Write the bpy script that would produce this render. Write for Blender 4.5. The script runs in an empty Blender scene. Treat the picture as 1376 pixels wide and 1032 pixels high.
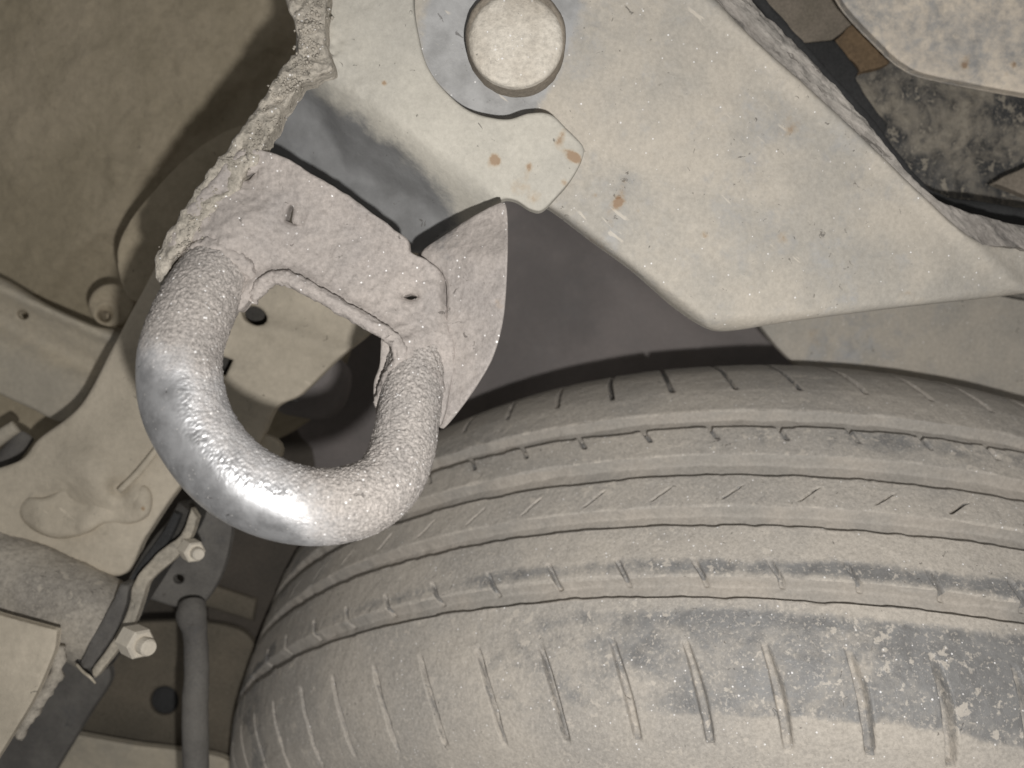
import bpy, bmesh, math, random
import numpy as np
from mathutils import Vector, noise as mnoise
from mathutils.geometry import delaunay_2d_cdt

# ------------------------------------------------------------------ camera, light, exposure
sc = bpy.context.scene
COL = sc.collection
F, CX, CY = 1200.0, 688.0, 516.0          # focal length and centre of the photograph, in its pixels
cam_d = bpy.data.cameras.new('camera'); cam = bpy.data.objects.new('camera', cam_d); COL.objects.link(cam)
cam.location = (0, 0, 0); cam.rotation_euler = (math.radians(90), 0, 0)
cam_d.sensor_width = 36; cam_d.lens = F / 1376 * 36; cam_d.clip_start = 0.01; cam_d.clip_end = 50
cam_d.dof.use_dof = True; cam_d.dof.focus_distance = 0.262; cam_d.dof.aperture_fstop = 14
sc.camera = cam
w = bpy.data.worlds.new('World'); sc.world = w; w.use_nodes = True
bg = w.node_tree.nodes['Background']; bg.inputs[0].default_value = (1.0, 0.98, 0.95, 1); bg.inputs[1].default_value = 0.145
# the phone's flash, a small lamp beside and below the lens
ld = bpy.data.lights.new('flash', 'AREA'); ld.shape = 'DISK'; ld.size = 0.008; ld.energy = 1.08; ld.color = (1.0, 0.982, 0.96)
lo = bpy.data.objects.new('flash', ld); COL.objects.link(lo); lo.location = (0.028, -0.035, -0.040)
lo.rotation_euler = (math.radians(90), 0, 0)
sc.view_settings.view_transform = 'Standard'; sc.view_settings.look = 'None'
sc.view_settings.exposure = 0.08; sc.view_settings.gamma = 1.0
sc.render.resolution_x = 1024; sc.render.resolution_y = 768
sc.render.engine = 'CYCLES'

# ------------------------------------------------------------------ helpers
rng = np.random.default_rng(5)

def P(x, y, Y):
    """point at depth Y (metres) that stands where pixel x, y of the photograph points"""
    return Vector(((x - CX) / F * Y, Y, (CY - y) / F * Y))

def hsh(i, j, k, seed):
    n = (i * 374761393 + j * 668265263 + k * 2147483647 + seed * 1274126177) & 0xffffffff
    n = ((n ^ (n >> 13)) * 1274126177) & 0xffffffff
    n = ((n ^ (n >> 16)) * 2246822519) & 0xffffffff
    return ((n ^ (n >> 15)) & 0xffffff) / float(0xffffff)

def vnoise(p, seed=0):
    p = np.asarray(p, float); f0 = np.floor(p); t = p - f0; t = t * t * (3 - 2 * t); f0 = f0.astype(np.int64)
    out = 0
    for a in (0, 1):
        wa = t[..., 0] if a else 1 - t[..., 0]
        for b in (0, 1):
            wb = t[..., 1] if b else 1 - t[..., 1]
            for c in (0, 1):
                wc = t[..., 2] if c else 1 - t[..., 2]
                out = out + wa * wb * wc * hsh(f0[..., 0] + a, f0[..., 1] + b, f0[..., 2] + c, seed)
    return out * 2 - 1

def fbm(p, scale, octs=4, seed=0, gain=0.5):
    p = np.asarray(p, float) * scale; s = 0; a = 1.0; tot = 0
    for o in range(octs):
        s = s + a * vnoise(p + o * 17.3, seed + o); tot += a; a *= gain; p = p * 2.03
    return s / tot

def sst(a, b, x):
    t = np.clip((x - a) / (b - a), 0, 1); return t * t * (3 - 2 * t)

def thing(name, label, cat, loc, group=None):
    o = bpy.data.objects.new(name, None); COL.objects.link(o); o.location = loc; o.empty_display_size = 0.02
    o['label'] = label; o['category'] = cat
    if group: o['group'] = group
    return o

def tag(o, label, cat, group=None):
    o['label'] = label; o['category'] = cat
    if group: o['group'] = group
    return o

def world_loc(o):
    v = Vector((0, 0, 0))
    while o: v += o.location; o = o.parent
    return v

def link(name, V, faces, m, parent=None, wear_shade=None, smooth=True, origin=None, stain=None):
    """one mesh object from world-space points"""
    V = np.asarray(V, float)
    me = bpy.data.meshes.new(name)
    base = np.array(world_loc(parent)) if parent else np.array(origin if origin is not None else V.mean(0))
    L = V - base
    faces = np.asarray(faces) if not isinstance(faces, list) else faces
    if isinstance(faces, list):
        me.from_pydata(L.tolist(), [], faces)
    else:
        nf, k = faces.shape
        me.vertices.add(len(L)); me.vertices.foreach_set('co', L.astype(np.float32).ravel())
        me.loops.add(nf * k); me.loops.foreach_set('vertex_index', faces.astype(np.int32).ravel())
        me.polygons.add(nf); me.polygons.foreach_set('loop_start', np.arange(0, nf * k, k, dtype=np.int32))
        me.update(calc_edges=True); me.validate()
    if smooth: me.polygons.foreach_set('use_smooth', np.ones(len(me.polygons), bool))
    if wear_shade is not None:
        at = me.attributes.new('wear_shade', 'FLOAT', 'POINT'); at.data.foreach_set('value', np.asarray(wear_shade, np.float32))
    if stain is not None:
        at = me.attributes.new('stain', 'FLOAT', 'POINT'); at.data.foreach_set('value', np.asarray(stain, np.float32))
    me.materials.append(m)
    o = bpy.data.objects.new(name, me); COL.objects.link(o)
    if parent: o.parent = parent
    else: o.location = base
    me.update()
    return o

def catmull(pts, step=6.0, closed=True):
    n = len(pts); out = []
    rngi = range(n if closed else n - 1)
    for i in rngi:
        p1 = pts[i]; p2 = pts[(i + 1) % n]
        c1 = len(p1) > 2; c2 = len(p2) > 2
        a = np.array(p1[:2], float); b = np.array(p2[:2], float)
        p0 = np.array(pts[(i - 1) % n][:2], float) if (closed or i > 0) else a
        p3 = np.array(pts[(i + 2) % n][:2], float) if (closed or i + 2 < n) else b
        L = np.linalg.norm(b - a)
        m1 = (b - a) if c1 else (b - p0) / 2
        m2 = (b - a) if c2 else (p3 - a) / 2
        for m in (m1, m2):
            l = np.linalg.norm(m)
            if l > L * 1.1: m *= L * 1.1 / l
        k = max(1, int(L / step))
        for j in range(k):
            t = j / k
            out.append((2*t**3 - 3*t*t + 1) * a + (t**3 - 2*t*t + t) * m1 + (-2*t**3 + 3*t*t) * b + (t**3 - t*t) * m2)
    if not closed: out.append(np.array(pts[-1][:2], float))
    return np.array(out)

def inside(pts, poly):
    x, y = pts[:, 0], pts[:, 1]; r = np.zeros(len(pts), bool); n = len(poly)
    for i in range(n):
        x1, y1 = poly[i]; x2, y2 = poly[(i + 1) % n]
        if y1 == y2: continue
        c = ((y1 > y) != (y2 > y)) & (x < (x2 - x1) * (y - y1) / (y2 - y1) + x1)
        r ^= c
    return r

def dist_poly(pts, poly):
    d = np.full(len(pts), 1e9)
    for i in range(len(poly)):
        a = poly[i]; b = poly[(i + 1) % len(poly)]; ab = b - a; L = (ab @ ab) + 1e-9
        t = np.clip(((pts - a) @ ab) / L, 0, 1)
        d = np.minimum(d, np.hypot(*(pts - a - t[:, None] * ab).T))
    return d

def sheet(name, outline, depth, th, m, parent=None, step=7.0, rnd=5.0, holes=(), rag=0.0, rough=0.0, rscale=400.0,
          wear_shade=None, seed=1, edgestep=None, stain=None, roughf=None):
    """plate of real thickness: outline in photograph pixels, depth(x, y) gives each point its distance"""
    es = edgestep or min(step, 6)
    out = catmull(outline, es)
    if rag:
        q = np.c_[out, np.zeros(len(out))]
        out = out + rag * np.c_[fbm(q, .06, 3, seed), fbm(q, .06, 3, seed + 9)]
    hs = [catmull(h, 3.5) for h in holes]
    x0, y0 = out.min(0); x1, y1 = out.max(0)
    gx, gy = np.meshgrid(np.arange(x0, x1 + step, step), np.arange(y0, y1 + step, step * .87))
    gx = gx + (np.arange(gx.shape[0]) % 2)[:, None] * step * .5
    g = np.c_[gx.ravel(), gy.ravel()] + rng.normal(0, step * .06, (gx.size, 2))
    g = g[inside(g, out)]
    d = dist_poly(g, out)
    for h in hs: d = np.where(inside(g, h), -1, np.minimum(d, dist_poly(g, h)))
    g = g[d > max(rnd, step * .5)]
    ins = [g]
    for poly, sg in [(out, 1)] + [(h, -1) for h in hs]:
        area = np.sum(poly[:, 0] * np.roll(poly[:, 1], -1) - poly[:, 1] * np.roll(poly[:, 0], -1))
        tg = np.roll(poly, -1, 0) - np.roll(poly, 1, 0); tg /= np.linalg.norm(tg, axis=1)[:, None] + 1e-9
        nn = np.c_[-tg[:, 1], tg[:, 0]] * (1 if area > 0 else -1) * sg
        for k in (.12, .4, .75):
            q = poly + nn * rnd * k
            ok = inside(q, out)
            dd = dist_poly(q, out)
            for h in hs: ok &= ~inside(q, h); dd = np.minimum(dd, dist_poly(q, h))
            ok &= dd > rnd * k * .85
            ins.append(q[ok])
    g = np.vstack(ins)
    loops = [out] + hs; vs = []; ed = []
    for l in loops:
        b = len(vs); vs += [Vector(p) for p in l]; ed += [(b + i, b + (i + 1) % len(l)) for i in range(len(l))]
    vs += [Vector(p) for p in g]
    rv, re, rf, *_ = delaunay_2d_cdt(vs, ed, [], 0, 1e-4)
    V2 = np.array([tuple(v) for v in rv]); T = np.array([f for f in rf if len(f) == 3])
    c = V2[T].mean(1); ok = inside(c, out)
    for h in hs: ok &= ~inside(c, h)
    T = T[ok]
    used = np.unique(T); remap = -np.ones(len(V2), int); remap[used] = np.arange(len(used)); V2 = V2[used]; T = remap[T]
    D = depth(V2[:, 0], V2[:, 1]) * np.ones(len(V2))
    db = dist_poly(V2, out)
    for h in hs: db = np.minimum(db, dist_poly(V2, h))
    R = rnd * D / F
    t = np.clip(1 - db / rnd, 0, 1)
    D2 = D + R * (1 - np.sqrt(np.clip(1 - t * t, 0, 1)))
    W = np.c_[(V2[:, 0] - CX) / F * D2, D2, (CY - V2[:, 1]) / F * D2]
    if rough:
        W[:, 1] += rough * fbm(W, rscale, 4, seed + 30, .6) * (roughf(V2[:, 0], V2[:, 1]) if roughf else 1)
    e = np.sort(np.vstack([T[:, [0, 1]], T[:, [1, 2]], T[:, [2, 0]]]), 1)
    dirn = np.vstack([T[:, [0, 1]], T[:, [1, 2]], T[:, [2, 0]]])
    key = e[:, 0].astype(np.int64) * len(V2) + e[:, 1]
    u, idx, cnt = np.unique(key, return_index=True, return_counts=True)
    be = dirn[idx[cnt == 1]]
    n = len(W)
    # back face points (same outline, th behind)
    bv = np.unique(be); bm_ = -np.ones(n, int); bm_[bv] = np.arange(len(bv)) + n
    Bk = W[bv] + np.array([0, th, 0])
    faces = [tuple(int(q) for q in f) for f in T]
    # front must face the camera (-Y)
    a = W[T[0][1]] - W[T[0][0]]; b = W[T[0][2]] - W[T[0][0]]
    flip = np.cross(a, b)[1] > 0
    if flip: faces = [f[::-1] for f in faces]
    for p, q in be:
        f = (int(p), int(bm_[p]), int(bm_[q]), int(q))
        faces.append(f[::-1] if flip else f)
    wv = None
    Wall = np.vstack([W, Bk])
    if wear_shade is not None:
        w0 = wear_shade(V2[:, 0], V2[:, 1]) * np.ones(n); wv = np.r_[w0, w0[bv]]
    # closed back
    nb = len(Wall); Bf = W + np.array([0, th, 0]); back = [tuple(int(q) + nb for q in (f[::-1])) for f in faces[:len(T)]]
    Wall = np.vstack([Wall, Bf])
    if wv is not None: wv = np.r_[wv, w0]
    sv = None
    if stain is not None:
        s0 = stain(V2[:, 0], V2[:, 1]) * np.ones(n); sv = np.r_[s0, s0[bv], s0]
    return link(name, Wall, faces + back, m, parent, wv, stain=sv)

def tube(name, pts, m, parent=None, seg=24, sub=8, rough=0, rscale=500, wear_shade=None, caps=True, flat=None, seed=3, roughf=None):
    """pts: (x, y, Y, radius px) in photograph pixels and metres of depth"""
    P0 = np.array([[*P(p[0], p[1], p[2]), p[3] * p[2] / F] for p in pts])
    n = len(P0); out = []
    for i in range(n - 1):
        a, b = P0[i], P0[i + 1]; m1 = (b - P0[max(i - 1, 0)]) / (2 if i else 1); m2 = (P0[min(i + 2, n - 1)] - a) / (2 if i + 2 < n else 1)
        for j in range(sub):
            t = j / sub
            out.append((2*t**3 - 3*t*t + 1) * a + (t**3 - 2*t*t + t) * m1 + (-2*t**3 + 3*t*t) * b + (t**3 - t*t) * m2)
    out.append(P0[-1]); A = np.array(out)
    c = A[:, :3]; r = A[:, 3]
    T = np.gradient(c, axis=0); T /= np.linalg.norm(T, axis=1)[:, None]
    up = np.array([0, 1.0, 0]); B = np.cross(T, up); B /= np.linalg.norm(B, axis=1)[:, None]; N = np.cross(B, T)
    th = np.linspace(0, 2 * math.pi, seg, endpoint=False)
    nrm = B[:, None] * np.cos(th)[None, :, None] + N[:, None] * np.sin(th)[None, :, None]
    fl = flat or 1.0
    off = B[:, None] * np.cos(th)[None, :, None] + fl * N[:, None] * np.sin(th)[None, :, None]
    V = c[:, None] + off * r[:, None, None]
    if rough:
        k = rough * fbm(V, rscale, 4, seed, .65)
        if roughf is not None: k = k * roughf(V)
        V = V + nrm * k[..., None]
    L = len(c); V = V.reshape(-1, 3)
    i = np.arange(L - 1)[:, None] * seg; j = np.arange(seg)[None]; j2 = (j + 1) % seg
    Fq = np.stack([i + j, i + j2, i + seg + j2, i + seg + j], -1).reshape(-1, 4)
    Fq = Fq[:, ::-1]
    faces = [tuple(int(q) for q in f) for f in Fq]
    if caps:
        V = np.vstack([V, c[0], c[-1]]); k0 = len(V) - 2; k1 = len(V) - 1
        for q in range(seg):
            faces.append((q, (q + 1) % seg, k0)); faces.append(((L - 1) * seg + (q + 1) % seg, (L - 1) * seg + q, k1))
    wv = wear_shade(V) if wear_shade is not None else None
    return link(name, V, faces, m, parent, wv)

def prism(name, cen, axis, radii, offs, sides, m, parent=None, rot=0.0, smooth=False, squash=1.0, rough=0, rscale=500):
    """stack of rings along an axis: nuts, pins, washers"""
    ax = Vector(axis).normalized(); a = ax.orthogonal().normalized(); b = ax.cross(a); V = []; fs = []
    cen = Vector(cen)
    for r, o in zip(radii, offs):
        for k in range(sides):
            t = rot + k * 2 * math.pi / sides
            V.append(tuple(cen + ax * o + a * (r * math.cos(t)) + b * (r * math.sin(t) * squash)))
    n = len(radii)
    for i in range(n - 1):
        for k in range(sides):
            k2 = (k + 1) % sides
            fs.append((i * sides + k, i * sides + k2, (i + 1) * sides + k2, (i + 1) * sides + k))
    fs.append(tuple(range(sides))[::-1]); fs.append(tuple((n - 1) * sides + k for k in range(sides)))
    V = np.array(V)
    if rough: V = V + rough * np.stack([fbm(V, rscale, 3, s) for s in (1, 2, 3)], -1)
    return link(name, V, fs, m, parent, smooth=smooth)

# ------------------------------------------------------------------ materials
def dusty(name, dust, dust2, under, amt=0.35, soft=0.12, pscale=60, grain=900, grain_amt=0.25, bump=0.5, bdist=0.0004,
          under_rough=0.45, under_metal=0.0, rust=0.0, sparkle=0.0, stretch=(1, 1, 1), rot=(0, 0, 0), dark=0.0, rough=0.92, mottle=30,
          flake=0.0, pits=0.0, scratch=0.0, uvar=0.62):
    m = bpy.data.materials.new(name); m.use_nodes = True; nt = m.node_tree; N = nt.nodes; Lk = nt.links
    bs = N['Principled BSDF']
    tc = N.new('ShaderNodeTexCoord'); mp = N.new('ShaderNodeMapping'); mp.inputs['Scale'].default_value = stretch
    mr_ = N.new('ShaderNodeMapping'); mr_.inputs['Rotation'].default_value = rot
    Lk.new(tc.outputs['Object'], mr_.inputs['Vector']); Lk.new(mr_.outputs[0], mp.inputs['Vector'])
    def noise(s, det=6, ro=0.6, src=None, dist=0):
        n = N.new('ShaderNodeTexNoise'); n.inputs['Scale'].default_value = s; n.inputs['Detail'].default_value = det
        n.inputs['Roughness'].default_value = ro; n.inputs['Distortion'].default_value = dist
        Lk.new((src or mp.outputs[0]), n.inputs['Vector']); return n.outputs['Fac']
    def mr(v, a, b, c=0.0, d=1.0, smooth=True):
        n = N.new('ShaderNodeMapRange'); n.interpolation_type = 'SMOOTHSTEP' if smooth else 'LINEAR'
        Lk.new(v, n.inputs[0]); n.inputs[1].default_value = a; n.inputs[2].default_value = b
        n.inputs[3].default_value = c; n.inputs[4].default_value = d; return n.outputs[0]
    def mth(op, a, b):
        n = N.new('ShaderNodeMath'); n.operation = op
        for i, v in enumerate((a, b)):
            if isinstance(v, (int, float)): n.inputs[i].default_value = v
            else: Lk.new(v, n.inputs[i])
        return n.outputs[0]
    def mix(f, a, b, mode='MIX'):
        n = N.new('ShaderNodeMix'); n.data_type = 'RGBA'; n.blend_type = mode
        for i, v in ((0, f), (6, a), (7, b)):
            if isinstance(v, (int, float)): n.inputs[i].default_value = v
            elif isinstance(v, tuple): n.inputs[i].default_value = (*v, 1)
            else: Lk.new(v, n.inputs[i])
        return n.outputs[2]
    at = N.new('ShaderNodeAttribute'); at.attribute_name = 'wear_shade'
    c = mix(mr(noise(mottle, 8, .62), .38, .64), dust, dust2)
    g = noise(grain, 4, .7)
    lo_, hi_ = 1 - grain_amt, 1 + grain_amt
    gv = mr(g, .3, .7, lo_, hi_, False)
    gc = N.new('ShaderNodeCombineColor')
    for i in range(3): Lk.new(gv, gc.inputs[i])
    c = mix(1.0, c, gc.outputs[0], 'MULTIPLY')
    # where the dust is gone, and where shade is painted in
    pn = mth('ADD', mth('MULTIPLY', noise(pscale, 9, .68, dist=.6), .6), mth('MULTIPLY', noise(pscale * 5.2, 8, .72), .40))
    s = mth('ADD', pn, at.outputs['Fac'])
    t = 1 - amt
    uf = mr(s, t - soft, t + soft)
    ucol = mix(mr(noise(pscale * 3.1, 5, .6), .35, .7), under, tuple(v * uvar for v in under))
    c = mix(mth('MULTIPLY', uf, .93), c, ucol)
    if flake:   # pale mud flakes and splashes
        fl = mr(mth('ADD', mth('MULTIPLY', noise(240, 5, .6, dist=.25), .75), mth('MULTIPLY', noise(60, 3, .5), .25)), .62 - flake * .05, .66 - flake * .05)
        c = mix(mth('MULTIPLY', fl, .8), c, tuple(min(1, v * 1.15) for v in dust))
        c = mix(mth('MULTIPLY', mr(noise(950, 3, .6), .57, .64), .55), c, tuple(min(1, v * 1.12) for v in dust))
    if scratch:   # pale scuffs, all in one direction
        m1 = N.new('ShaderNodeMapping'); m1.inputs['Rotation'].default_value = (0, math.radians(52), 0); Lk.new(tc.outputs['Object'], m1.inputs['Vector'])
        m2 = N.new('ShaderNodeMapping'); m2.inputs['Scale'].default_value = (1, 1, .13); Lk.new(m1.outputs[0], m2.inputs['Vector'])
        sf_ = mth('MULTIPLY', mr(noise(420, 3, .5, m2.outputs[0]), .66, .72), mr(noise(55, 4, .6), .52, .60))
        c = mix(mth('MULTIPLY', sf_, scratch), c, tuple(min(1, v * 1.32) for v in dust))
    if pits or dark:
        pp_ = max(pits, dark)
        df = mr(mth('ADD', mth('MULTIPLY', noise(330, 4, .62, dist=.8), .8), mth('MULTIPLY', noise(45, 3, .6), .2)), .665 - pp_ * .55, .70 - pp_ * .5)
        c = mix(mth('MULTIPLY', df, .62), c, (.07, .062, .055))
    if rust:
        at2 = N.new('ShaderNodeAttribute'); at2.attribute_name = 'stain'; rn_ = mth('ADD', mth('ADD', mth('MULTIPLY', noise(34, 5, .6), .72), mth('MULTIPLY', noise(210, 4, .6), .28)), at2.outputs['Fac']); rf = mr(rn_, .70 - rust * .1, .76 - rust * .1); rf2 = mr(rn_, .64 - rust * .1, .74 - rust * .1)
        c = mix(mth('MULTIPLY', rf2, .35), c, (.40, .27, .14)); c = mix(mth('MULTIPLY', rf, .6), c, (.27, .15, .075))
    sf = None
    if sparkle:  # glints of metal flecks, painted as near-white specks
        v = N.new('ShaderNodeTexVoronoi'); v.inputs['Scale'].default_value = 1150; Lk.new(tc.outputs['Object'], v.inputs['Vector'])
        rn = N.new('ShaderNodeSeparateColor'); Lk.new(v.outputs['Color'], rn.inputs[0])
        sf = mth('MULTIPLY', mr(mth('SUBTRACT', v.outputs['Distance'], mth('MULTIPLY', rn.outputs[2], .22)), .08, .24, 1, 0), mr(rn.outputs[1], 1 - sparkle - .02, 1 - sparkle))
        c = mix(sf, c, (.88, .86, .84))
    Lk.new(c, bs.inputs['Base Color'])
    r = mr(uf, 0, 1, rough, under_rough, False)
    Lk.new(r, bs.inputs['Roughness'])
    if under_metal: Lk.new(mth('MULTIPLY', uf, under_metal), bs.inputs['Metallic'])
    bs.inputs['Specular IOR Level'].default_value = .35
    # relief
    h = mth('ADD', mth('MULTIPLY', noise(170, 8, .65), 1.6), mth('MULTIPLY', g, .55))
    h = mth('SUBTRACT', h, mth('MULTIPLY', uf, .25))
    bp = N.new('ShaderNodeBump'); bp.inputs['Strength'].default_value = bump; bp.inputs['Distance'].default_value = bdist
    if under_metal: Lk.new(mr(uf, 0, 1, bump, bump * .06, False), bp.inputs['Strength'])
    Lk.new(h, bp.inputs['Height']); Lk.new(bp.outputs[0], bs.inputs['Normal'])
    return m

M = {}
M['hook'] = dusty('galvanised_with_grit', (.40, .365, .335), (.33, .305, .285), (.78, .78, .79), amt=.30, soft=.34, pscale=60,
                  grain=1300, grain_amt=.5, bump=.9, bdist=.0006, under_rough=.38, under_metal=.85, sparkle=.09, pits=.05)
M['hookplate'] = dusty('grit_on_plate', (.385, .345, .315), (.325, .295, .275), (.20, .20, .20), amt=.18, grain=1000, grain_amt=.20,
                       bump=.75, bdist=.0005, sparkle=.024, pits=.045, rust=.05)
M['crust'] = dusty('dry_mud_crust', (.44, .40, .34), (.34, .31, .26), (.18, .15, .12), amt=.22, grain=800, grain_amt=.35,
                   bump=1.0, bdist=.0009, sparkle=.05, pits=.10)
M['bracket'] = dusty('dusty_grey_paint', (.52, .49, .425), (.43, .408, .36), (.185, .187, .190), uvar=.72, amt=.26, soft=.14, pscale=26, grain=700,
                     grain_amt=.10, bump=.45, bdist=.0004, under_rough=.85, rust=.1, pits=.05, mottle=22)
M['face'] = dusty('dusty_grey_plate', (.515, .468, .398), (.42, .392, .345), (.41, .41, .408), uvar=.72, amt=.415, soft=.13, pscale=44, grain=650,
                  grain_amt=.12, bump=.5, bdist=.0004, under_rough=.55, rust=.2, pits=.055, scratch=.6, mottle=24, sparkle=.003)
M['flange'] = dusty('streaked_mud', (.42, .39, .35), (.29, .265, .24), (.09, .085, .08), amt=.44, soft=.09, pscale=110, grain=600, grain_amt=.3,
                    bump=1.0, bdist=.0008, pits=.14, stretch=(1, 1, .2), rot=(0, math.radians(47.8), 0))
M['pin'] = dusty('worn_pin_steel', (.66, .61, .53), (.48, .43, .36), (.34, .30, .25), amt=.33, pscale=90, grain=700, grain_amt=.2,
                 bump=.8, bdist=.0005, pits=.05, sparkle=.02)
M['pinrim'] = dusty('dirty_pin_side', (.30, .26, .21), (.22, .19, .155), (.12, .11, .10), amt=.2, bump=.8)
M['tyre'] = dusty('dusty_tyre_rubber', (.505, .46, .40), (.415, .385, .345), (.235, .232, .228), uvar=.74, amt=.355, soft=.13, pscale=52,
                  grain=800, grain_amt=.20, bump=.75, bdist=.0005, under_rough=.40, sparkle=.02, flake=.6, pits=.04, mottle=18)
M['groove'] = dusty('dust_in_tread_groove', (.44, .40, .35), (.37, .345, .31), (.16, .16, .165), amt=.15, pscale=60, grain=800, grain_amt=.15, bump=.6)
M['liner'] = dusty('grey_liner_plastic', (.27, .24, .228), (.19, .172, .165), (.17, .18, .185), amt=.25, soft=.3, pscale=14, grain=500,
                   grain_amt=.06, bump=.25, rough=.8, mottle=10)
M['floor'] = dusty('brown_dirty_floor', (.44, .375, .275), (.34, .29, .205), (.25, .21, .155), amt=.25, soft=.2, pscale=22, grain=300,
                   grain_amt=.10, bump=.8, bdist=.0012, pits=.01, mottle=12)
M['rail'] = dusty('beige_dusty_rail', (.56, .495, .395), (.42, .372, .295), (.24, .212, .172), scratch=.4, amt=.33, soft=.14, pscale=30, pits=.04, grain=400,
                  grain_amt=.08, bump=.5, bdist=.0008, mottle=14, rust=.08)
M['sideplate'] = dusty('grey_beige_plate', (.52, .46, .36), (.42, .38, .31), (.31, .285, .24), amt=.25, soft=.2, pscale=20, grain=400, grain_amt=.1, bump=.5)
M['bar'] = dusty('dirty_bar', (.42, .38, .32), (.30, .275, .24), (.18, .17, .16), amt=.32, soft=.12, pscale=60, grain=500, grain_amt=.3, bump=.8, flake=.3, pits=.05)
M['bar_strap'] = dusty('dirty_strap', (.46, .41, .33), (.33, .30, .25), (.15, .14, .13), amt=.38, soft=.1, pscale=90, grain=500, grain_amt=.25, bump=.9, pits=.06)
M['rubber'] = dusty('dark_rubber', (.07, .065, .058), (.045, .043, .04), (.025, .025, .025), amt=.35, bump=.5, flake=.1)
M['bolt'] = dusty('pale_plated_bolt', (.66, .60, .50), (.57, .52, .44), (.42, .40, .36), amt=.2, bump=.4, grain_amt=.08)
M['link'] = dusty('grey_link_steel', (.17, .16, .145), (.115, .108, .10), (.085, .085, .09), amt=.38, pscale=80, pits=.07, bump=.7, grain_amt=.12)
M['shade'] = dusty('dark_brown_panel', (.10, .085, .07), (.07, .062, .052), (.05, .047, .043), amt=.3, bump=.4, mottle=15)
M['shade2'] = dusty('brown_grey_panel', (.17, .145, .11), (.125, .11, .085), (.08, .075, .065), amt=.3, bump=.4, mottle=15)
M['under'] = dusty('muddy_dark_floor', (.33, .295, .24), (.17, .16, .145), (.055, .057, .06), amt=.50, soft=.08, pscale=48, grain=500,
                   grain_amt=.3, bump=.9, bdist=.0008, flake=.7, mottle=26)
M['patchgrey'] = dusty('grey_brown_pad', (.24, .205, .165), (.19, .165, .13), (.13, .12, .10), amt=.3, bump=.7, flake=.4, mottle=40)
M['patchbrown'] = dusty('rust_brown_pad', (.21, .145, .085), (.15, .105, .065), (.10, .08, .06), amt=.3, bump=.7, flake=.35, mottle=50)
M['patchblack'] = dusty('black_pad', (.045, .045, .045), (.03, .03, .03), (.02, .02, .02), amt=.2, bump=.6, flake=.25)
M['corner'] = dusty('mottled_pale_plate', (.80, .70, .57), (.68, .60, .50), (.40, .395, .385), uvar=.75, amt=.45, soft=.12, pscale=55, grain=500,
                    grain_amt=.1, bump=.5, rust=.1, mottle=20)

# ------------------------------------------------------------------ surroundings
def gauss(x, y, cx, cy, r): return np.exp(-((x - cx) ** 2 + (y - cy) ** 2) / (r * r))
def side(x, y, x0, y0, x1, y1):
    """signed pixel distance to a line, positive on its left when going down the picture"""
    dx, dy = x1 - x0, y1 - y0; L = math.hypot(dx, dy); return ((x - x0) * dy - (y - y0) * dx) / L

def fl_depth(x, y):
    r = side(x, y, 400, 20, 160, 300)
    d = .455 - .00003 * (x) + .00004 * (y - 200)
    q = np.stack([x, y, 0 * x], -1)
    d = d + .0035 * fbm(q, .010, 3, 3) + .0022 * np.maximum(fbm(q, .045, 3, 8) - .12, 0) * -3 * .6
    d = d + .012 * sst(-30, 30, r + 14 * fbm(q, .02, 2, 5))
    return d
o = sheet('floor_pan', [(-260, -220, 1), (460, -220, 1), (520, 60), (500, 330), (420, 560), (180, 620), (-260, 560, 1)], fl_depth, .004, M['floor'], step=6, rnd=4, rough=.0007, rscale=160)
o['kind'] = 'structure'
# liner behind the tyre
def ln_depth(x, y):
    q = np.stack([x, y, 0 * x], -1)
    d = .54 + .00004 * (y - 450) * (y > 450) + .03 * sst(520, 200, x) + .004 * fbm(q, .006, 3, 12)
    d = d - .006 * np.exp(-(side(x, y, 720, 300, 960, 480) / 34) ** 2)
    return d
o = sheet('wheel_arch_liner', [(300, 180, 1), (900, 120), (1500, 160, 1), (1560, 1300, 1), (200, 1300, 1), (240, 700)], ln_depth, .003, M['liner'], step=12, rnd=4)
o['kind'] = 'structure'
# dark panel far behind on the lower left
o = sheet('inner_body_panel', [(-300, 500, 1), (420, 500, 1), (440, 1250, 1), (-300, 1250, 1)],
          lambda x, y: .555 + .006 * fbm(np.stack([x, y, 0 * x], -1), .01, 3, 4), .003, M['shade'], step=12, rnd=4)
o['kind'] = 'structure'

def disc_outline(cx, cy, rx, ry, rot=0, n=14):
    c, s = math.cos(rot), math.sin(rot)
    return [(cx + rx * math.cos(t) * c - ry * math.sin(t) * s, cy + rx * math.cos(t) * s + ry * math.sin(t) * c)
            for t in [k * 2 * math.pi / n for k in range(n)]]

# lower left: cross panel with round hole
cp = thing('cross_panel', 'brown-grey body panel with a round hole low behind the drop link', 'body panel', P(200, 950, .50))
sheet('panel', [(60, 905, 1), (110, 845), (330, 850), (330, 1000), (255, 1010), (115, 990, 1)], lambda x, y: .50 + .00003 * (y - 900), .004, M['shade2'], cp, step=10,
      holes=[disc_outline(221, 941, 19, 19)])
prism('hole_shade_disc', P(221, 941, .506), (0, -1, 0), [.0082, .0082, .0060], [-.002, .0005, .001], 24, M['patchblack'], cp, smooth=True)  # dark disc added to stand for the shade inside the hole
sheet('flange', [(95, 985, 1), (180, 1000), (300, 1018), (330, 1060), (60, 1060, 1)], lambda x, y: .487 + .0001 * (y - 985), .004, M['sideplate'], cp, step=9)
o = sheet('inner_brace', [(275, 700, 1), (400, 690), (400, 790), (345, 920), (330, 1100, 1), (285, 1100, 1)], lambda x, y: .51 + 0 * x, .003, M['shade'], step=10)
tag(o, 'dark brown sheet metal brace between the drop link and the tyre', 'brace')
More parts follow.
